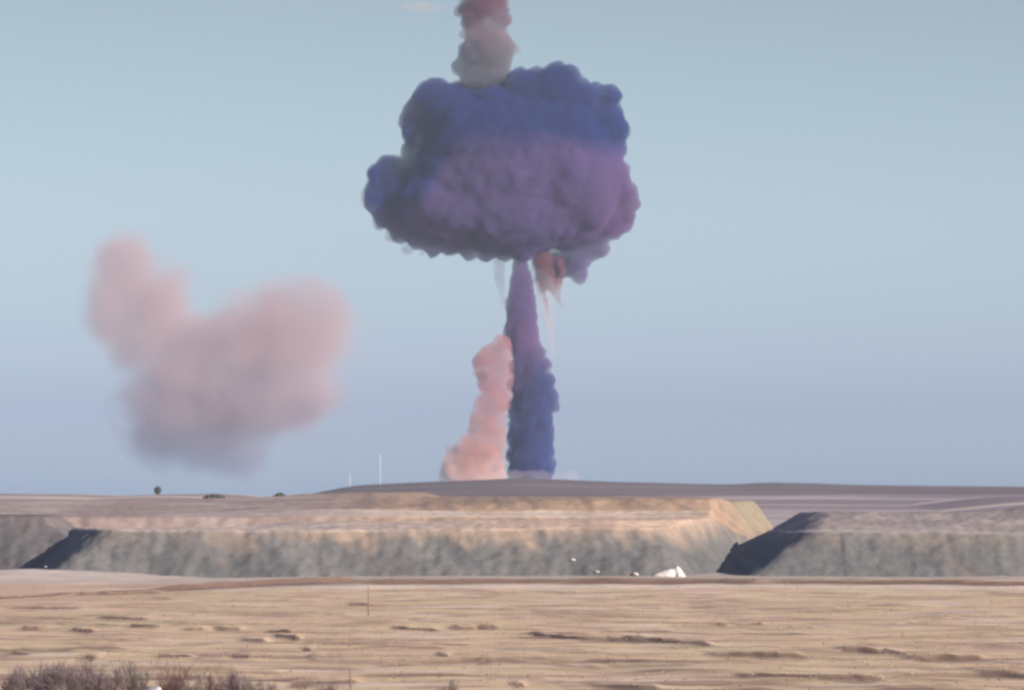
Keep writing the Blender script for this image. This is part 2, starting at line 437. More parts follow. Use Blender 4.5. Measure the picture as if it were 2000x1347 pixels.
# ------------------------------------------------------------------ far hills
def hill(name, label, pts, Yc, front, back, base, c1, c2, pale=0.0):
    px = np.array([p[0] for p in pts], float); py = np.array([p[1] for p in pts], float)
    xs_k = (px - 1000) * Yc / F; zs_k = CAM_Z - (py - HY) * Yc / F
    xs = np.arange(xs_k[0], xs_k[-1], 5.0); ys = np.concatenate([np.arange(Yc - front, Yc, 9.0), np.arange(Yc, Yc + back, 16.0)])
    X, Y = np.meshgrid(xs, ys)
    crest = np.interp(X, xs_k, zs_k)
    crest = crest + 0.25 * fbm(X / 60, Y * 0 + Yc, 3)
    t = np.where(Y < Yc, sstep(Yc - front, Yc, Y), sstep(Yc + back, Yc, Y))
    e = sstep(xs_k[0], xs_k[0] + 60, X) * sstep(xs_k[-1], xs_k[-1] - 60, X)
    Z = base + (crest - base) * t * e - 1.5 * (1 - e) + 0.25 * fbm(X / 40, Y / 40, 3) * (1 - np.abs(t - 0.5))
    n = fbm(X / 150, Y / 60 + Yc, 3)
    C = mixc(np.zeros(X.shape + (3,)) + np.array(c1), np.array(c2), sstep(-0.3, 0.5, n))
    if pale: C = mixc(C, PALE * 0.95, pale * sstep(0.12, 0.3, fbm(X / 200 + 2, Y / 35, 2)))
    nr, nc = X.shape
    V = np.stack([X, Y, Z], -1).reshape(-1, 3)
    idx = np.arange(nr * nc).reshape(nr, nc)
    Fq = np.stack([idx[:-1, :-1], idx[:-1, 1:], idx[1:, 1:], idx[1:, :-1]], -1).reshape(-1, 4)
    return tag(mesh_obj(name, V, Fq, M_HILL, smooth=True, colors=C.reshape(-1, 3)), label, kind='structure')
hill('hill', 'long dark ridge on the skyline under the smoke', [(420, 985), (540, 964), (620, 953), (700, 947), (850, 941), (940, 937), (1000, 934), (1090, 935), (1160, 939), (1300, 943),
      (1420, 946), (1500, 942), (1570, 943), (1660, 946), (1800, 948), (2000, 950), (2300, 953), (2700, 960)], 1880, 480, 500, 6.0, (0.105, 0.085, 0.085), (0.16, 0.125, 0.12))
hill('hill', 'pale low rise on the left skyline', [(-700, 970), (-200, 966), (0, 964), (150, 965), (250, 968), (360, 964), (470, 961), (560, 960), (640, 966), (760, 985)], 1500, 380, 400, 6.5, (0.19, 0.145, 0.135), (0.26, 0.205, 0.19), 0.8)
hill('hill', 'lilac grey swell behind the right bank', [(1480, 1010), (1580, 1000), (1640, 985), (1700, 976), (1800, 975), (1900, 970), (2000, 968), (2300, 966), (2600, 980)], 1150, 260, 300, 6.0, (0.19, 0.145, 0.145), (0.27, 0.21, 0.205), 0.9)

# ------------------------------------------------------------------ smoke
def volume_material(name, stops, density, axis_lo, axis_hi, noise_scale=0.03, noise_amt=0.35, blobs=None, edge=(0.0, 0.5), dens_noise=0.0, detail=3, step=1.0, xshift=None, tint=None):
    """stops: (position, colour) of the volume from the lower to the upper end (world z axis_lo..axis_hi)"""
    m, n, l = new_mat(name)
    out = n.new('ShaderNodeOutputMaterial'); pv = n.new('ShaderNodeVolumePrincipled')
    geo = n.new('ShaderNodeNewGeometry')
    nz = n.new('ShaderNodeTexNoise'); nz.inputs['Scale'].default_value = noise_scale; nz.inputs['Detail'].default_value = detail
    l.new(geo.outputs['Position'], nz.inputs['Vector'])
    sx = n.new('ShaderNodeSeparateXYZ'); l.new(geo.outputs['Position'], sx.inputs['Vector'])
    mr = n.new('ShaderNodeMapRange'); mr.inputs['From Min'].default_value = axis_lo; mr.inputs['From Max'].default_value = axis_hi
    l.new(sx.outputs['Z'], mr.inputs['Value'])
    ad = n.new('ShaderNodeMath'); ad.operation = 'MULTIPLY_ADD'
    sb = n.new('ShaderNodeMath'); sb.operation = 'SUBTRACT'; sb.inputs[1].default_value = 0.5
    l.new(nz.outputs['Fac'], sb.inputs[0]); l.new(sb.outputs[0], ad.inputs[0]); ad.inputs[1].default_value = noise_amt
    l.new(mr.outputs['Result'], ad.inputs[2])
    if xshift:
        mx_ = n.new('ShaderNodeMapRange'); mx_.interpolation_type = 'SMOOTHSTEP'
        for k_, v_ in zip(('From Min', 'From Max', 'To Min', 'To Max'), xshift): mx_.inputs[k_].default_value = v_
        l.new(sx.outputs['X'], mx_.inputs['Value'])
        ad2 = n.new('ShaderNodeMath'); ad2.operation = 'ADD'; l.new(ad.outputs[0], ad2.inputs[0]); l.new(mx_.outputs['Result'], ad2.inputs[1]); ad = ad2
    rp = n.new('ShaderNodeValToRGB')
    el = rp.color_ramp.elements
    while len(el) < len(stops): el.new(0.5)
    for e, (p, c) in zip(el, stops): e.position = p; e.color = (*c, 1)
    l.new(ad.outputs[0], rp.inputs['Fac']); l.new(rp.outputs['Color'], pv.inputs['Color'])
    if tint:
        (tx0, tx1, tz0, tz1, tcol) = tint
        ma = n.new('ShaderNodeMapRange'); ma.interpolation_type = 'SMOOTHSTEP'; ma.inputs['From Min'].default_value = tx0; ma.inputs['From Max'].default_value = tx1; l.new(sx.outputs['X'], ma.inputs['Value'])
        mb = n.new('ShaderNodeMapRange'); mb.interpolation_type = 'SMOOTHSTEP'; mb.inputs['From Min'].default_value = tz0; mb.inputs['From Max'].default_value = tz1; l.new(sx.outputs['Z'], mb.inputs['Value'])
        mm = n.new('ShaderNodeMath'); mm.operation = 'MULTIPLY'; l.new(ma.outputs['Result'], mm.inputs[0]); l.new(mb.outputs['Result'], mm.inputs[1])
        mn = n.new('ShaderNodeMath'); mn.operation = 'MULTIPLY'; l.new(mm.outputs[0], mn.inputs[0]); l.new(nz.outputs['Fac'], mn.inputs[1])
        mc = n.new('ShaderNodeMix'); mc.data_type = 'RGBA'; mc.inputs['B'].default_value = (*tcol, 1)
        l.new(mn.outputs[0], mc.inputs['Factor']); l.new(rp.outputs['Color'], mc.inputs['A']); l.new(mc.outputs['Result'], pv.inputs['Color'])
    pv.inputs['Anisotropy'].default_value = 0.0
    if blobs is None and not dens_noise:
        pv.inputs['Density'].default_value = density
    else:
        last = None
        if blobs:
            for (c, r) in blobs:
                s = n.new('ShaderNodeVectorMath'); s.operation = 'SUBTRACT'; s.inputs[1].default_value = c; l.new(geo.outputs['Position'], s.inputs[0])
                d = n.new('ShaderNodeVectorMath'); d.operation = 'DIVIDE'; d.inputs[1].default_value = r; l.new(s.outputs[0], d.inputs[0])
                q = n.new('ShaderNodeVectorMath'); q.operation = 'LENGTH'; l.new(d.outputs[0], q.inputs[0])
                v = n.new('ShaderNodeMath'); v.operation = 'SUBTRACT'; v.inputs[0].default_value = 1.0; v.use_clamp = True; l.new(q.outputs['Value'], v.inputs[1])
                if last is None: last = v
                else:
                    w = n.new('ShaderNodeMath'); w.operation = 'SMOOTH_MAX'; w.inputs[2].default_value = 0.15
                    l.new(last.outputs[0], w.inputs[0]); l.new(v.outputs[0], w.inputs[1]); last = w
        nd = n.new('ShaderNodeTexNoise'); nd.inputs['Scale'].default_value = noise_scale * 1.7; nd.inputs['Detail'].default_value = detail
        l.new(geo.outputs['Position'], nd.inputs['Vector'])
        s2 = n.new('ShaderNodeMath'); s2.operation = 'SUBTRACT'; s2.inputs[1].default_value = 0.5; l.new(nd.outputs['Fac'], s2.inputs[0])
        a2 = n.new('ShaderNodeMath'); a2.operation = 'MULTIPLY_ADD'; a2.inputs[1].default_value = dens_noise; l.new(s2.outputs[0], a2.inputs[0])
        if last is not None: l.new(last.outputs[0], a2.inputs[2])
        else: a2.inputs[2].default_value = 1.0
        m2 = n.new('ShaderNodeMapRange'); m2.interpolation_type = 'SMOOTHSTEP'
        m2.inputs['From Min'].default_value = edge[0]; m2.inputs['From Max'].default_value = edge[1]
        m2.inputs['To Min'].default_value = 0.0; m2.inputs['To Max'].default_value = density
        l.new(a2.outputs[0], m2.inputs['Value']); l.new(m2.outputs['Result'], pv.inputs['Density'])
    l.new(pv.outputs['Volume'], out.inputs['Volume'])
    m.cycles.volume_step_rate = step
    return m

_icos = {}
def _ico(n):
    if n not in _icos:
        b = bmesh.new(); bmesh.ops.create_icosphere(b, subdivisions=n, radius=1.0); b.verts.ensure_lookup_table()
        _icos[n] = (np.array([v.co[:] for v in b.verts]), np.array([[v.index for v in f.verts] for f in b.faces])); b.free()
    return _icos[n]

def puff_mesh(name, balls, mat, parent, voxel, rough=0.0, rscale=12.0, smooth=1, rough2=0.0):
    """balls (centre, radii) melted into one closed billowing surface"""
    Vs, Fs, k0 = [], [], 0
    for (c, r) in balls:
        v, f = _ico(1 if max(r) < 2.2 else 2 if max(r) < 9 else 3)
        Vs.append(v * np.array(r) + np.array(c)); Fs.append(f + k0); k0 += len(v)
    V_, F_ = np.concatenate(Vs), np.concatenate(Fs)
    me = bpy.data.meshes.new('tmp')
    me.vertices.add(len(V_)); me.vertices.foreach_set('co', V_.astype(np.float32).ravel())
    me.loops.add(len(F_) * 3); me.loops.foreach_set('vertex_index', F_.astype(np.int32).ravel())
    me.polygons.add(len(F_)); me.polygons.foreach_set('loop_start', np.arange(0, len(F_) * 3, 3, dtype=np.int32)); me.polygons.foreach_set('loop_total', np.full(len(F_), 3, dtype=np.int32))
    me.update(calc_edges=True)
    o = bpy.data.objects.new('tmp', me); col.objects.link(o)
    md = o.modifiers.new('r', 'REMESH'); md.mode = 'VOXEL'; md.voxel_size = voxel; md.use_smooth_shade = True
    sm = o.modifiers.new('s', 'SMOOTH'); sm.iterations = smooth; sm.factor = 0.5
    if rough:
        tx = bpy.data.textures.new(name, 'CLOUDS'); tx.noise_scale = rscale; tx.noise_depth = 2
        dm = o.modifiers.new('d', 'DISPLACE'); dm.texture = tx; dm.strength = rough; dm.mid_level = 0.5; dm.texture_coords = 'GLOBAL'
    if rough2:
        tx = bpy.data.textures.new(name, 'CLOUDS'); tx.noise_scale = rscale * 3.2; tx.noise_depth = 1
        dm = o.modifiers.new('d2', 'DISPLACE'); dm.texture = tx; dm.strength = rough2; dm.mid_level = 0.5; dm.texture_coords = 'GLOBAL'
    dg = bpy.context.evaluated_depsgraph_get()
    me2 = bpy.data.meshes.new_from_object(o.evaluated_get(dg))
    bpy.data.objects.remove(o); bpy.data.meshes.remove(me)
    me2.name = name
    me2.materials.clear(); me2.materials.append(mat)
    ob = bpy.data.objects.new(name, me2); col.objects.link(ob)
    if parent is not None:
        ob.parent = parent
        ob.matrix_parent_inverse = Matrix.Translation(-parent.location)
    return ob

YS = 2050.0
MP = YS / F
def ball(px, py, r, dy=0.0, rx=1.0, ry=1.0, rz=1.0):
    return (at(px, py, YS) + Vector((0, dy, 0)), (r * MP * rx, r * MP * ry, r * MP * rz))

rr = random.Random(4)
cap_main = [(1085, 186, 66), (1035, 190, 58), (1130, 205, 55), (1180, 245, 46), (1198, 265, 29), (862, 208, 58), (820, 240, 38), (900, 218, 64), (950, 240, 80),
            (1010, 245, 86), (1100, 255, 80), (880, 335, 92), (960, 350, 120), (1060, 350, 125), (1130, 335, 98), (1180, 380, 62), (1195, 425, 42),
            (785, 385, 58), (800, 415, 62), (845, 430, 68), (900, 430, 76), (960, 430, 80), (1040, 430, 84), (1110, 430, 76), (1155, 430, 52), (1020, 470, 50)]
cap_rim = [(852, 178, 32), (893, 182, 27), (930, 185, 28), (968, 184, 28), (1018, 165, 30), (1050, 152, 28), (1085, 148, 31), (1112, 155, 27), (1135, 172, 22), (1160, 175, 20), (1188, 187, 26), (1198, 218, 20),
           (1200, 255, 30), (1196, 285, 30), (1195, 318, 25), (1208, 345, 26), (1218, 375, 26), (1226, 398, 25), (1215, 425, 27), (1198, 448, 24), (1170, 462, 24), (1160, 490, 20), (1180, 489, 17), (1130, 503, 26), (1105, 512, 26),
           (1132, 535, 18), (1085, 520, 20), (1060, 505, 20), (985, 492, 22), (950, 490, 24), (915, 486, 24), (880, 480, 24), (845, 475, 26), (815, 462, 28), (785, 448, 28), (760, 425, 28), (738, 400, 28), (735, 370, 26),
           (742, 345, 28), (758, 328, 26), (785, 330, 25), (805, 295, 22), (808, 262, 24), (805, 238, 25), (815, 210, 24), (830, 188, 25)]
core = [(1010, 330, 192, 135, 158), (885, 395, 120, 105, 88), (1100, 330, 112, 125, 146), (1010, 400, 160, 125, 98), (1130, 350, 92, 120, 118), (960, 280, 140, 125, 100)]
balls = [ball(a, b, 1, 0, rx, ry, rz) for (a, b, rx, ry, rz) in core]
for (a, b, r) in cap_main: balls.append(ball(a, b, r * 0.86, rr.uniform(-3, 3), ry=0.9 + 14 / r))
for (a, b, r) in cap_rim:
    balls.append(ball(a, b, r, rr.uniform(-5, 5)))
    for k in range(3):           # smaller billows riding on each large one
        q = r * rr.uniform(.25, .62); th = rr.uniform(0, 6.28); ph = rr.uniform(-.9, .9)
        balls.append(ball(a + math.cos(th) * math.cos(ph) * (r - .5 * q), b + math.sin(th) * math.cos(ph) * (r - .5 * q), q, math.sin(ph) * r * MP))
for i in range(300):             # billows all over the face and the back
    a, b, rx, ry, rz = rr.choice(core)
    d = Vector((rr.gauss(0, 1), rr.gauss(0, 1), rr.gauss(0, 1))).normalized()
    q = 9 * rr.random() ** -0.55 if rr.random() < .8 else rr.uniform(30, 48)
    q = min(q, 52)
    c, _ = ball(a, b, 1)
    balls.append((c + Vector((d.x * (rx - .74 * q) * MP, d.y * (ry - .74 * q) * MP, d.z * (rz - .74 * q) * MP)), (q * MP, q * MP, q * MP)))

SMOKE_B = (0.043, 0.080, 0.31)
SMOKE_P = (0.225, 0.165, 0.395)
z_of = lambda py: CAM_Z - (py - HY) * YS / F
M_CAP = volume_material('dark_smoke', [(0.0, (0.18, 0.14, 0.37)), (0.30, SMOKE_P), (0.50, (0.225, 0.16, 0.385)), (0.64, SMOKE_B), (1.0, (0.045, 0.072, 0.25))],
                        0.28, z_of(520), z_of(120), 0.022, 0.28, step=1.0, xshift=(X_(800, YS), X_(905, YS), 0.36, 0.0), tint=(X_(1040, YS), X_(1240, YS), z_of(260), z_of(420), (0.26, 0.11, 0.24)))
M_STEM = volume_material('stem_smoke', [(0.0, (0.075, 0.11, 0.35)), (0.42, (0.10, 0.125, 0.32)), (0.60, (0.27, 0.165, 0.35)), (1.0, (0.20, 0.145, 0.36))],
                         0.34, z_of(930), z_of(500), 0.06, 0.55, step=1.0)
M_FRINGE = volume_material('thin_grey_smoke', [(0.0, (0.42, 0.42, 0.46)), (1.0, (0.36, 0.38, 0.44))], 0.10, z_of(520), z_of(300), 0.05, 0.3, dens_noise=1.6, edge=(0.45, 1.2))
M_WISP = volume_material('red_brown_smoke', [(0.0, (0.50, 0.32, 0.28)), (1.0, (0.30, 0.14, 0.18))], 0.30, z_of(610), z_of(510), 0.09, 0.3, dens_noise=0.9, edge=(0.5, 1.1))
M_PWISP = volume_material('pale_pink_smoke', [(0.0, (0.86, 0.66, 0.61)), (1.0, (0.78, 0.55, 0.54))], 0.10, z_of(700), z_of(510), 0.12, 0.3, dens_noise=1.5, edge=(0.45, 1.3), detail=4)

cloud = empty('smoke_cloud', at(1035, 940, YS))
tag(cloud, 'dark blue purple mushroom shaped smoke cloud on a narrow stem', 'smoke cloud')
puff_mesh('cap', balls, M_CAP, cloud, 1.0, 2.2, 4.0, 3, 3.0)

stem_rows = [(505, 1000, 1034), (530, 999, 1036), (560, 993, 1044), (590, 989, 1049), (620, 986, 1052), (650, 984, 1055), (675, 990, 1058), (700, 998, 1072),
             (720, 998, 1078), (745, 992, 1080), (770, 990, 1088), (790, 992, 1096), (808, 992, 1086), (830, 990, 1082), (850, 987, 1084), (870, 987, 1085), (890, 986, 1086), (910, 987, 1084), (932, 990, 1078), (950, 985, 1085)]
sb_ = []
for i in range(len(stem_rows) - 1):
    (ya, la, ra), (yb, lb, rb) = stem_rows[i], stem_rows[i + 1]
    for k in range(3):
        t = k / 3.0; y = ya + (yb - ya) * t; L = la + (lb - la) * t; R = ra + (rb - ra) * t
        hw = (R - L) / 2
        sb_.append(ball((L + R) / 2, y, hw, 0, rx=0.95 if y < 690 else 0.76, rz=0.75))
        if False:
            for s in (-1, 1):
                q = rr.uniform(9, 17); sb_.append(ball((L + R) / 2 + s * (hw - q * 0.75), y + rr.uniform(-4, 4), q, rr.uniform(-5, 5)))
for a, b, r in [(1056, 690, 12), (1062, 712, 16), (1068, 742, 18), (1072, 772, 21), (1082, 790, 14), (1060, 815, 18), (1066, 838, 19), (1074, 858, 12), (1064, 880, 21), (1072, 905, 15), (1062, 930, 18), (990, 640, 8), (989, 662, 8), (1006, 715, 14), (1008, 750, 19),
                (1006, 792, 18), (1004, 830, 14), (1010, 858, 22), (1001, 893, 15), (1008, 922, 20)]:
    sb_.append(ball(a, b, r, rr.uniform(-3, 3)))
    for k in range(3):
        q = r * rr.uniform(.3, .6); th = rr.uniform(0, 6.28); sb_.append(ball(a + math.cos(th) * (r - .6 * q), b + math.sin(th) * (r - .6 * q), q, rr.uniform(-3, 3)))
for i in range(80):
    y = rr.uniform(690, 940); q = rr.uniform(9, 19); th = rr.uniform(-1.2, 1.2)
    sb_.append(ball(1038 + 36 * math.sin(th), y, q, -rr.choice((1, 1, -1)) * 36 * MP * math.cos(th)))
for i in range(60):
    y = rr.uniform(540, 720); q = rr.uniform(6, 13); th = rr.uniform(-1.3, 1.3); w_ = 13 + (y - 520) * .11
    sb_.append(ball(1018 + w_ * math.sin(th), y, q, -w_ * MP * math.cos(th), rz=2.2))
puff_mesh('stem', sb_, M_STEM, cloud, 0.6, 1.7, 2.6, 2, 1.6)

fr = [ball(728, 385, 26, 4), ball(735, 350, 24, 6), ball(755, 318, 18, 4), ball(718, 392, 16, 2), ball(742, 430, 18, 3), ball(765, 460, 16, 3), ball(795, 485, 14, 3), ball(740, 440, 12, 2), ball(825, 494, 10, 2)]
puff_mesh('fringe', fr, M_FRINGE, cloud, 0.9, 2.0, 6.0)

def taper(p0, p1, r0, r1, n=14, bend=0.0, dy=0.0):
    out = []
    for i in range(n + 1):
        t = i / n; x = p0[0] + (p1[0] - p0[0]) * t + bend * math.sin(t * math.pi); y = p0[1] + (p1[1] - p0[1]) * t
        r = r0 + (r1 - r0) * t
        out.append(ball(x, y, r, dy))
    return out
puff_mesh('wisp', taper((1062, 508), (1098, 600), 20, 4, bend=-5, dy=-2) + taper((1084, 508), (1092, 580), 18, 5, dy=3) + taper((1046, 510), (1078, 640), 9, 3, n=20, dy=2) + taper((1050, 512), (1066, 566), 12, 4) + taper((1100, 510), (1094, 552), 13, 5)
          + [ball(rr.uniform(1050, 1100), rr.uniform(515, 560), rr.uniform(5, 9), rr.uniform(-4, 2), rz=1.6) for _ in range(16)], M_WISP, cloud, 0.6, 1.6, 2.5)
puff_mesh('pale_wisp', taper((1054, 512), (1080, 695), 16, 7, n=24, bend=4, dy=4) + taper((1042, 520), (1062, 650), 12, 5, n=20, bend=5, dy=6), M_PWISP, cloud, 0.6, 1.5, 3.0)
puff_mesh('pale_wisp', taper((974, 500), (984, 590), 15, 8, n=18, bend=-3, dy=8), M_PWISP, cloud, 0.8, 0.8, 4.0)

M_SKIRT = volume_material('pale_ground_dust', [(0.0, (0.86, 0.76, 0.75)), (1.0, (0.84, 0.74, 0.76))], 0.05, z_of(945), z_of(900), 0.10, 0.3, dens_noise=1.5, edge=(0.4, 1.3), detail=4)
puff_mesh('dust_skirt', [ball(950 + 18 * i, 938 - rr.uniform(0, 4), rr.uniform(13, 21), -14, rx=1.4) for i in range(10)], M_SKIRT, cloud, 0.7, 1.4, 3.0)

# pink plume leaning on the stem
YP = 2012.0
pink_rows = [(668, 966, 996), (690, 935, 1000), (712, 924, 1002), (740, 932, 1002), (770, 937, 1000), (800, 925, 994), (825, 918, 990), (850, 908, 988), (875, 886, 986), (900, 868, 985), (920, 862, 986), (945, 858, 990)]
pb = []
for i in range(len(pink_rows) - 1):
    (ya, la, ra), (yb, lb, rb) = pink_rows[i], pink_rows[i + 1]
    for k in range(3):
        t = k / 3.0; y = ya + (yb - ya) * t; L = la + (lb - la) * t; R = ra + (rb - ra) * t; hw = (R - L) / 2
        pb.append(ball((L + R) / 2, y, hw, -16, rx=0.82, ry=0.6, rz=0.6 if hw < 40 else 0.4))
        for s in (-1, 1):
            q = rr.uniform(8, 16); pb.append(ball((L + R) / 2 + s * (hw - q * 0.75), y + rr.uniform(-5, 5), q, -16 + rr.uniform(-5, 5)))
        q = rr.uniform(7, 15); pb.append(ball(L + (R - L) * rr.uniform(.15, .85), y, q, -16 - hw * .5 * MP))
for a, b, r in [(940, 710, 17), (930, 730, 9), (950, 690, 14), (882, 880, 14), (872, 900, 10), (930, 815, 10)]: pb.append(ball(a, b, r, -16))
M_PINK = volume_material('pink_dust', [(0.0, (0.84, 0.66, 0.62)), (0.25, (0.70, 0.42, 0.35)), (0.6, (0.60, 0.30, 0.30)), (1.0, (0.58, 0.29, 0.30))], 0.20, z_of(940), z_of(680), 0.06, 0.4, dens_noise=1.0, edge=(0.5, 1.2))
plume = puff_mesh('dust_plume', pb, M_PINK, None, 0.65, 1.2, 2.6)
tag(plume, 'pink dust plume rising against the left of the dark stem', 'dust plume')

# smoke rising out of the top of the cap
tp = [ball(945, 10, 44, 0), ball(930, 30, 34), ball(965, 32, 30), ball(942, 45, 34), ball(955, 90, 46), ball(935, 110, 42), ball(965, 120, 38), ball(930, 140, 40), ball(960, 148, 38), ball(990, 95, 22), ball(935, -40, 46), ball(925, -90, 50), ball(900, 20, 16), ball(985, 40, 16), ball(905, 130, 24),
      ball(945, 65, 40)]
M_TOP = volume_material('mauve_smoke', [(0.0, (0.20, 0.19, 0.23)), (0.30, (0.25, 0.24, 0.28)), (0.55, (0.34, 0.26, 0.30)), (0.68, (0.25, 0.12, 0.17)), (1.0, (0.25, 0.12, 0.17))], 0.27, z_of(165), z_of(0), 0.05, 0.35,
                        dens_noise=2.0, edge=(0.35, 1.25), detail=5)
for i in range(60):
    y = rr.uniform(-60, 150); tp.append(ball(945 + rr.choice((-1, 1)) * rr.uniform(20, 42) + (6 if y > 60 else 0), y, rr.uniform(6, 14), rr.uniform(-6, 6), rx=1.3))
tp += taper((985, 85), (1018, 104), 12, 4, n=8)
top = puff_mesh('smoke_plume', tp, M_TOP, None, 0.8, 2.6, 4.0)
tag(top, 'mauve and grey smoke column above the dark cloud, cut by the top edge', 'smoke plume')

# pale drifting dust on the left
YD = 1960.0
def dblob(px, py, rx, rz, dy=0, ry=None):
    s = YD / F
    return (tuple(at(px, py, YD) + Vector((0, dy, 0))), (rx * s, (ry or (rx + rz) / 2) * s, rz * s))
dbl = [dblob(250, 540, 95, 115), dblob(232, 600, 85, 110), dblob(300, 600, 115, 115), dblob(330, 660, 120, 110), dblob(270, 670, 85, 90),
       dblob(560, 660, 165, 135), dblob(500, 690, 160, 140), dblob(620, 620, 90, 95), dblob(470, 780, 180, 130), dblob(350, 790, 150, 130), dblob(400, 850, 150, 95), dblob(330, 840, 110, 90), dblob(560, 760, 140, 120), dblob(400, 700, 130, 120), dblob(460, 890, 90, 70), dblob(320, 870, 70, 50), dblob(370, 695, 115, 100), dblob(445, 715, 110, 100), dblob(350, 740, 140, 110), dblob(246, 515, 82, 92), dblob(402, 675, 95, 90)]
dsh = [(c, tuple(v * 1.0 for v in r)) for (c, r) in dbl]
zd = lambda py: CAM_Z - (py - HY) * YD / F
M_DUST = volume_material('drifting_dust', [(0.0, (0.35, 0.38, 0.50)), (0.18, (0.48, 0.41, 0.47)), (0.45, (0.61, 0.48, 0.49)), (1.0, (0.62, 0.43, 0.42))], 0.05, zd(910), zd(470), 0.034, 0.6, blobs=dbl, edge=(0.05, 0.55), dens_noise=0.95, detail=6)  # lowest stops darker and bluer: shade of the cloud's base put into the colour
dust = puff_mesh('dust_cloud', [(Vector(c), r) for (c, r) in dsh], M_DUST, None, 2.2)
tag(dust, 'soft pale pink dust cloud with two lobes drifting at left', 'dust cloud')

# faint yellowish wisp at the top edge
wl_ = [ball(790 + 12 * i, -16 + 1.2 * i, 14 - abs(i - 2) * 1.5, 60, rx=1.6) for i in range(6)]
M_YEL = volume_material('tan_smoke', [(0.0, (0.75, 0.60, 0.42)), (1.0, (0.75, 0.60, 0.42))], 0.05, z_of(20), z_of(-30), 0.05, 0.2, dens_noise=1.4, edge=(0.5, 1.3))
tag(puff_mesh('smoke_wisp', wl_, M_YEL, None, 0.8, 1.0, 4.0), 'faint tan smoke wisp at the top edge of the sky', 'smoke wisp')

# ------------------------------------------------------------------ plants, posts, stones
M_TWIG = plain_material('bare_twigs', (0.13, 0.095, 0.095), (0.24, 0.185, 0.185), 1.5)
M_TWIG_R = plain_material('red_brown_twigs', (0.14, 0.08, 0.07), (0.24, 0.15, 0.135), 1.5)
M_TWIG_G = plain_material('grey_twigs', (0.17, 0.14, 0.12), (0.28, 0.235, 0.20), 1.5)
M_WOOD = plain_material('weathered_wood', (0.15, 0.10, 0.075), (0.24, 0.17, 0.12), 6.0)
M_STONE = plain_material('pale_stone', (0.38, 0.34, 0.30), (0.52, 0.47, 0.42), 1.3)
M_SAND = plain_material('pale_sand', (0.50, 0.43, 0.36), (0.64, 0.56, 0.48), 0.9)
M_WHITE = plain_material('white_paint', (0.32, 0.34, 0.40), (0.38, 0.40, 0.45), 0.5)
M_GREY = plain_material('grey_paint', (0.30, 0.31, 0.35), (0.36, 0.37, 0.40), 0.5)
M_LEAF = plain_material('dark_foliage', (0.035, 0.04, 0.035), (0.075, 0.075, 0.06), 0.6)
M_GRASS = plain_material('dry_grass', (0.21, 0.15, 0.10), (0.29, 0.21, 0.14), 0.35)

def stick(V, Fc, a, b, ra, rb, k=4):
    a = Vector(a); b = Vector(b); d = (b - a)
    if d.length < 1e-6: return
    d.normalize()
    s = d.orthogonal().normalized(); t = d.cross(s)
    i0 = len(V)
    for (p, r) in ((a, ra), (b, rb)):
        for j in range(k):
            an = 2 * math.pi * j / k
            V.append(p + s * (r * math.cos(an)) + t * (r * math.sin(an)))
    for j in range(k): Fc.append((i0 + j, i0 + (j + 1) % k, i0 + k + (j + 1) % k, i0 + k + j))
    Fc.append(tuple(i0 + k + j for j in range(k)))

def shrub(label, x, y, height, width, mat, seed, dens=1.0, group='bare shrubs along the near edge'):
    R = random.Random(seed)
    z0 = ground_z(x, y) - 0.03
    root = empty('shrub', (x, y, z0))
    tag(root, label, 'shrub', group)
    STEMS, TV, TF = [], [], []
    def grow(p, d, ln, r, lev):
        q = p + d * ln
        if lev == 0: STEMS.append(([], []))
        (V, Fc) = STEMS[-1] if lev == 0 else (TV, TF)
        stick(V, Fc, p, q, r, r * 0.6, 5 if lev == 0 else 3)
        if lev >= 3: return
        n = [7, 6, 6][lev]
        for i in range(int(n * dens + R.random())):
            t = R.uniform(0.25, 1.0)
            nd = (d + Vector((R.gauss(0, .42), R.gauss(0, .42), R.gauss(.12, .28)))).normalized()
            grow(p + d * ln * t, nd, ln * R.uniform(.42, .72), r * 0.55, lev + 1)
    ns = max(3, int(6 * width))
    for i in range(ns):
        a = R.uniform(0, 2 * math.pi); rad = width * 0.30 * math.sqrt(R.random())
        base = Vector((x + rad * math.cos(a), y + rad * math.sin(a), z0))
        lean = Vector((math.cos(a) * 0.28 * R.random() * width / height * 1.4, math.sin(a) * 0.28 * R.random(), 1)).normalized()
        grow(base, lean, height * R.uniform(.36, .52), 0.022, 0)
    # keep the bush to its own size
    def fit(V):
        zt = max(v.z for v in TV) if TV else z0 + height
        return [Vector((v.x, v.y, z0 + (v.z - z0) * height / max(zt - z0, .01))) for v in V]
    zt0 = [fit(sv) for sv, _ in STEMS]
    for sv, (_, sf) in zip(zt0, STEMS): mesh_obj('stem', sv, sf, mat, root)
    tw = mesh_obj('twigs', fit(TV), TF, mat, root)
    tw['kind'] = 'stuff'
    return root

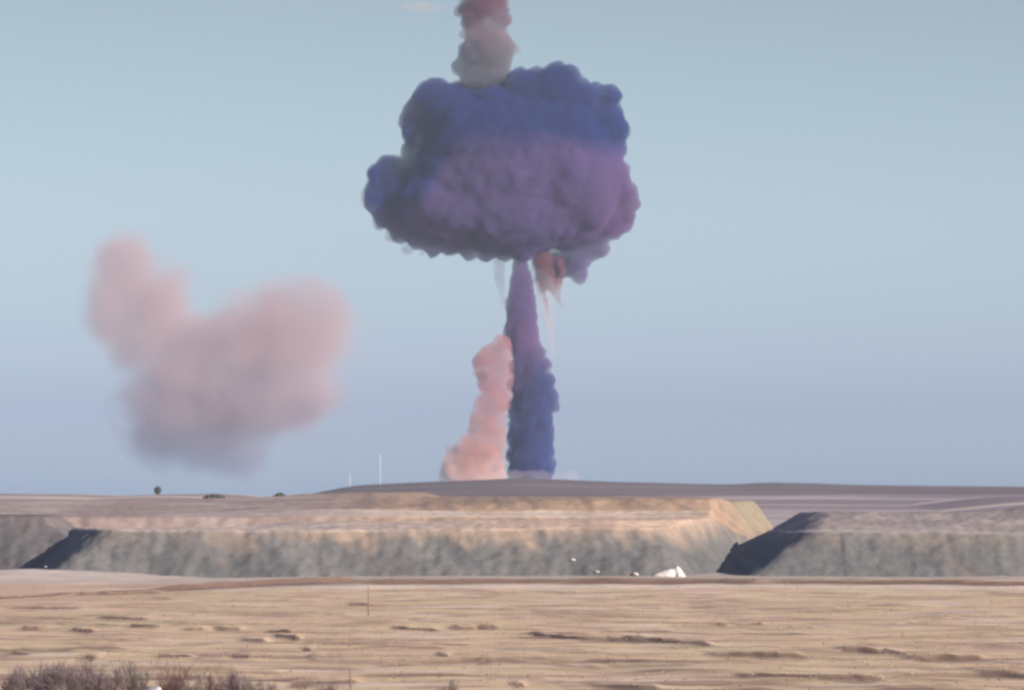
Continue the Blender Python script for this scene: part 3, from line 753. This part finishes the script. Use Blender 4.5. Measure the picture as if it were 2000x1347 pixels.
NEAR = [(12, 1302, 55, 236, M_TWIG, 'purple brown bare shrub cut by the left edge'),
        (62, 1294, 80, 240, M_TWIG, 'broad bare shrub second from the left edge'),
        (118, 1284, 92, 238, M_TWIG, 'tallest and widest bare shrub in the dense clump at bottom left'),
        (168, 1293, 75, 241, M_TWIG, 'dark bare shrub just right of the tallest one'),
        (208, 1306, 50, 237, M_TWIG, 'low dark shrub ending the dense clump on its right'),
        (265, 1290, 66, 240, M_TWIG_G, 'narrow grey brown shrub left of the pale stone'),
        (335, 1288, 72, 239, M_TWIG_R, 'narrow shrub right above the pale stone'),
        (376, 1308, 60, 237, M_TWIG_G, 'low shrub right behind the one above the pale stone'),
        (414, 1309, 56, 240, M_TWIG_R, 'small reddish shrub midway between stone and thin twigs'),
        (458, 1308, 50, 238, M_TWIG, 'small upright dark shrub at the end of the shrub row'),
        (492, 1324, 36, 236, M_TWIG_G, 'tiny thin tuft beside the end of the shrub row'),
        (524, 1331, 38, 236, M_TWIG, 'tiny dark shrub standing apart right of the shrub row'),
        (622, 1336, 78, 235, M_TWIG_R, 'low reddish shrub at the bottom edge left of the stake'),
        (866, 1330, 46, 236, M_TWIG_G, 'low grey shrub alone at the bottom edge right of the stake')]
for i, (px, ptop, w, Y, mt, lb) in enumerate(NEAR):
    x = X_(px, Y); zt = CAM_Z - (ptop - 14 - HY) * Y / F
    hgt = max(0.5, zt - ground_z(x, Y))
    shrub(lb, x, Y, hgt, max(0.6, w * Y / F), mt, 100 + i, 1.0)

def post(label, px, ptop, Y, w, name, cat, mat):
    x = X_(px, Y); z0 = ground_z(x, Y); zt = CAM_Z - (ptop - HY) * Y / F
    V, Fc = [], []
    segs = 6
    pts = [Vector((x + 0.02 * math.sin(i * 1.9), Y, z0 - 0.1 + (zt - z0 + 0.1) * i / segs)) for i in range(segs + 1)]
    for i in range(segs): stick(V, Fc, pts[i], pts[i + 1], w * (1 - 0.06 * i), w * (1 - 0.06 * (i + 1)), 7)
    tag(mesh_obj(name, V, Fc, mat), label, cat)
post('weathered wooden post standing alone in the tan field', 720, 1146, 419, 0.075, 'wooden_post', 'post', M_WOOD)
post('short dark stake at the bottom edge beside a reddish shrub', 685, 1306, 236, 0.065, 'stake', 'stake', M_WOOD)

def rock(name, label, cat, x, y, z, r, mat, seed, group=None):
    R = random.Random(seed)
    bm = bmesh.new()
    bmesh.ops.create_icosphere(bm, subdivisions=3, radius=1.0)
    dirs = [(Vector((R.gauss(0, 1), R.gauss(0, 1), R.gauss(0, 1))).normalized(), R.uniform(.55, .85)) for _ in range(9)]
    for v in bm.verts:
        p = v.co.copy()
        for d, k in dirs:
            e = p.dot(d) - k
            if e > 0: p -= d * e * 0.8
        v.co = Vector((p.x * r[0], p.y * r[1], p.z * r[2])) + Vector((x, y, z))
    me = bpy.data.meshes.new(name); bm.to_mesh(me); bm.free()
    me.polygons.foreach_set('use_smooth', np.ones(len(me.polygons), dtype=bool))
    me.materials.append(mat)
    o = bpy.data.objects.new(name, me); col.objects.link(o)
    return tag(o, label, cat, group)
xs_, ys_ = X_(303, 234), 234
zt_ = CAM_Z - (1331 - HY) * ys_ / F; zg_ = ground_z(xs_, ys_)
rock('stone', 'pale rounded stone between shrubs at the bottom edge', 'stone', xs_, ys_, zg_ + (zt_ - zg_) * .42, (0.62, 0.7, (zt_ - zg_) * .62), M_STONE, 5)

# pale heap dumped in the gap between the banks
def heap():
    Y = 608.0
    xs = np.linspace(X_(1262, Y), X_(1345, Y), 60); ys = np.linspace(Y - 1.6, Y + 1.8, 30)
    X, YY = np.meshgrid(xs, ys)
    px = 1000 + X * F / Y
    prof = np.interp(px, [1266, 1280, 1300, 1315, 1322, 1328, 1336, 1342], [0, .45, .95, 1.15, 1.5, 1.25, .5, 0])
    w = np.exp(-((YY - Y) / 1.0) ** 2)
    Z0 = np.array([ground_z(a, Y) for a in xs])[None, :]
    Z = Z0 - 0.12 + prof * w * (1 + 0.15 * fbm(X / .8, YY / .8, 2)) * 0.98
    Z -= 0.55 * np.exp(-((px - 1318) / 5) ** 2 - ((YY - Y + 0.9) / .4) ** 2)
    nr, nc = X.shape
    V = np.stack([X, YY, Z], -1).reshape(-1, 3); idx = np.arange(nr * nc).reshape(nr, nc)
    Fq = np.stack([idx[:-1, :-1], idx[:-1, 1:], idx[1:, 1:], idx[1:, :-1]], -1).reshape(-1, 4)
    tag(mesh_obj('sand_heap', V, Fq, M_SAND, smooth=True), 'bright cream heap dumped in the gap at the foot of the banks', 'heap')
heap()
for k, (px, py, Y, s, lb) in enumerate([(1242, 1122, 612, .5, 'small pale stone left of the bright cream heap'), (1118, 1094, 620.6, .42, 'small pale stone lying on the grey face of the long bank'),
                                        (1166, 1117, 617, .38, 'small pale stone at the foot of the long grey bank'), (90, 1108, 607, .3, 'small pale stone on the hump below the shaded left slope')]):
    hit, p = scene.ray_cast(bpy.context.evaluated_depsgraph_get(), cam.location, (at(px, py, Y) - cam.location).normalized())[:2]
    rock('stone', lb, 'stone', p.x, p.y, p.z + .08, (s * .9, s * .8, s * .5), M_STONE, 20 + k)

# trees and bushes on the skyline
def lone_tree(name, label, cat, px, Y, ptop, pbase, wpx, seed, trunk=True):
    R = random.Random(seed)
    b = at(px, pbase, Y); tpt = at(px, ptop, Y); W = wpx * Y / F
    root = empty(name, b); tag(root, label, cat)
    H = tpt.z - b.z
    V, Fc = [], []
    if trunk:
        stick(V, Fc, b - Vector((0, 0, 1.5)), b + Vector((0, 0, H * .5)), .22, .12, 7)
        for i in range(6):
            a = R.uniform(0, 6.28); stick(V, Fc, b + Vector((0, 0, H * R.uniform(.2, .5))), b + Vector((math.cos(a) * W * .3, math.sin(a) * W * .3, H * R.uniform(.5, .85))), .08, .03, 5)
    else:
        for i in range(8):
            a = R.uniform(0, 6.28); stick(V, Fc, b - Vector((0, 0, .6)), b + Vector((math.cos(a) * W * .35, math.sin(a) * W * .35, H * R.uniform(.5, .9))), .08, .03, 5)
    mesh_obj('trunk', V, Fc, M_WOOD, root)
    LV, LF = [], []
    for i in range(900):
        d = Vector((R.gauss(0, 1), R.gauss(0, 1), R.gauss(0, 1))).normalized() * (R.random() ** .4)
        if trunk: c = b + Vector((d.x * W / 2, d.y * W / 2, H * .60 + d.z * H * .42))
        else: c = b + Vector((d.x * W / 2, d.y * W / 2, abs(d.z) * H * (1 - .3 * abs(d.x))))
        q = R.uniform(.12, .32) * max(1.0, W / 3)
        u = Vector((R.gauss(0, 1), R.gauss(0, 1), R.gauss(0, 1))).normalized(); v = u.orthogonal().normalized()
        k = len(LV); LV += [c - u * q, c + v * q * .6, c + u * q, c - v * q * .6]; LF.append((k, k + 1, k + 2, k + 3))
    mesh_obj('crown', LV, LF, M_LEAF, root)
lone_tree('tree', 'small round dark tree alone on the left skyline', 'tree', 308, 1480, 950, 968, 14, 1)
lone_tree('bush', 'rounded dark bush on the terrace left of the smoke', 'bush', 547, 830, 961, 977, 34, 2, False)
lone_tree('bush', 'low wide dark bush on the skyline right of the small tree', 'bush', 418, 900, 965, 974, 46, 3, False)
lone_tree('bush', 'small dark bush just right of the rounded one', 'bush', 598, 840, 966, 977, 22, 4, False)

# distant striped mast on the ridge
mast_b = at(742, 946, 1870)
mroot = empty('mast', mast_b); tag(mroot, 'thin banded mast on the ridge left of the smoke', 'mast')
hs = [(946, 936, 0), (936, 927, 1), (927, 909, 0), (909, 900, 1), (900, 886, 0)]
for (a, b, k) in hs:
    V, Fc = [], []
    stick(V, Fc, at(742, a, 1870) - Vector((0, 0, 1.5 if a == 946 else 0)), at(742, b, 1870), .24, .22, 8)
    mesh_obj('band', V, Fc, M_GREY if k else M_WHITE, mroot)
V, Fc = [], []
stick(V, Fc, at(683, 951, 1860), at(683, 926, 1860), .22, .2, 8)
tag(mesh_obj('marker_post', V, Fc, M_WHITE), 'short pale post on the ridge left of the banded mast', 'post')

# dry grass, uncountable
def grass():
    r = np.random.default_rng(21)
    N = 15000
    Y = r.uniform(205, 585, N) ; X = r.uniform(-1, 1, N) * (Y * 0.125 + 6)
    keep = fbm(X / 7, Y / 16, 3) + r.normal(0, .25, N) > -0.15
    X, Y = X[keep], Y[keep]; N = len(X)
    ys, uu, half, Zg = G
    j = np.clip(np.searchsorted(ys, Y), 0, len(ys) - 1)
    z = np.empty(N)
    for jj in np.unique(j):
        s = j == jj
        z[s] = np.interp(X[s] / half[jj], uu, Zg[jj])
    h = r.uniform(.04, .11, N)
    Vs, Fs = [], []
    for k in range(4):
        a = r.uniform(0, 2 * math.pi, N); l = r.uniform(.3, 1.0, N) * h; ww = r.uniform(.04, .10, N)
        ox, oy = r.normal(0, .12, N), r.normal(0, .12, N)
        p0 = np.stack([X + ox - np.cos(a) * ww, Y + oy - np.sin(a) * ww, z - .03], -1)
        p1 = np.stack([X + ox + np.cos(a) * ww, Y + oy + np.sin(a) * ww, z - .03], -1)
        p2 = np.stack([X + ox + r.normal(0, .5, N) * l, Y + oy + r.normal(0, .5, N) * l, z + l], -1)
        Vs.append(np.stack([p0, p1, p2], 1).reshape(-1, 3))
    V = np.concatenate(Vs); Fq = np.arange(len(V)).reshape(-1, 3)
    tag(mesh_obj('dry_grass', V, Fq, M_GRASS), 'short dry grass over the field', 'grass', kind='stuff')
grass()

# ------------------------------------------------------------------ haze: the air of the plain
hz, n, l = new_mat('haze_air')
o_ = n.new('ShaderNodeOutputMaterial'); p_ = n.new('ShaderNodeVolumePrincipled')
p_.inputs['Color'].default_value = (0.74, 0.85, 1.0, 1)
p_.inputs['Density'].default_value = 0.00005
l.new(p_.outputs['Volume'], o_.inputs['Volume'])
bm = bmesh.new()
bmesh.ops.create_cube(bm, size=1.0)
zmax = max((o.matrix_world @ Vector(c)).z for o in [top] for c in o.bound_box) + 4
for v in bm.verts:
    v.co = Vector((v.co.x * 2900, 2070 + v.co.y * 4360, (zmax - 4.0) / 2 + v.co.z * (zmax + 4.0)))
me = bpy.data.meshes.new('haze'); bm.to_mesh(me); bm.free(); me.materials.append(hz)
ho = bpy.data.objects.new('haze', me); col.objects.link(ho)
tag(ho, 'pale bluish air over the plain', 'haze', kind='stuff')
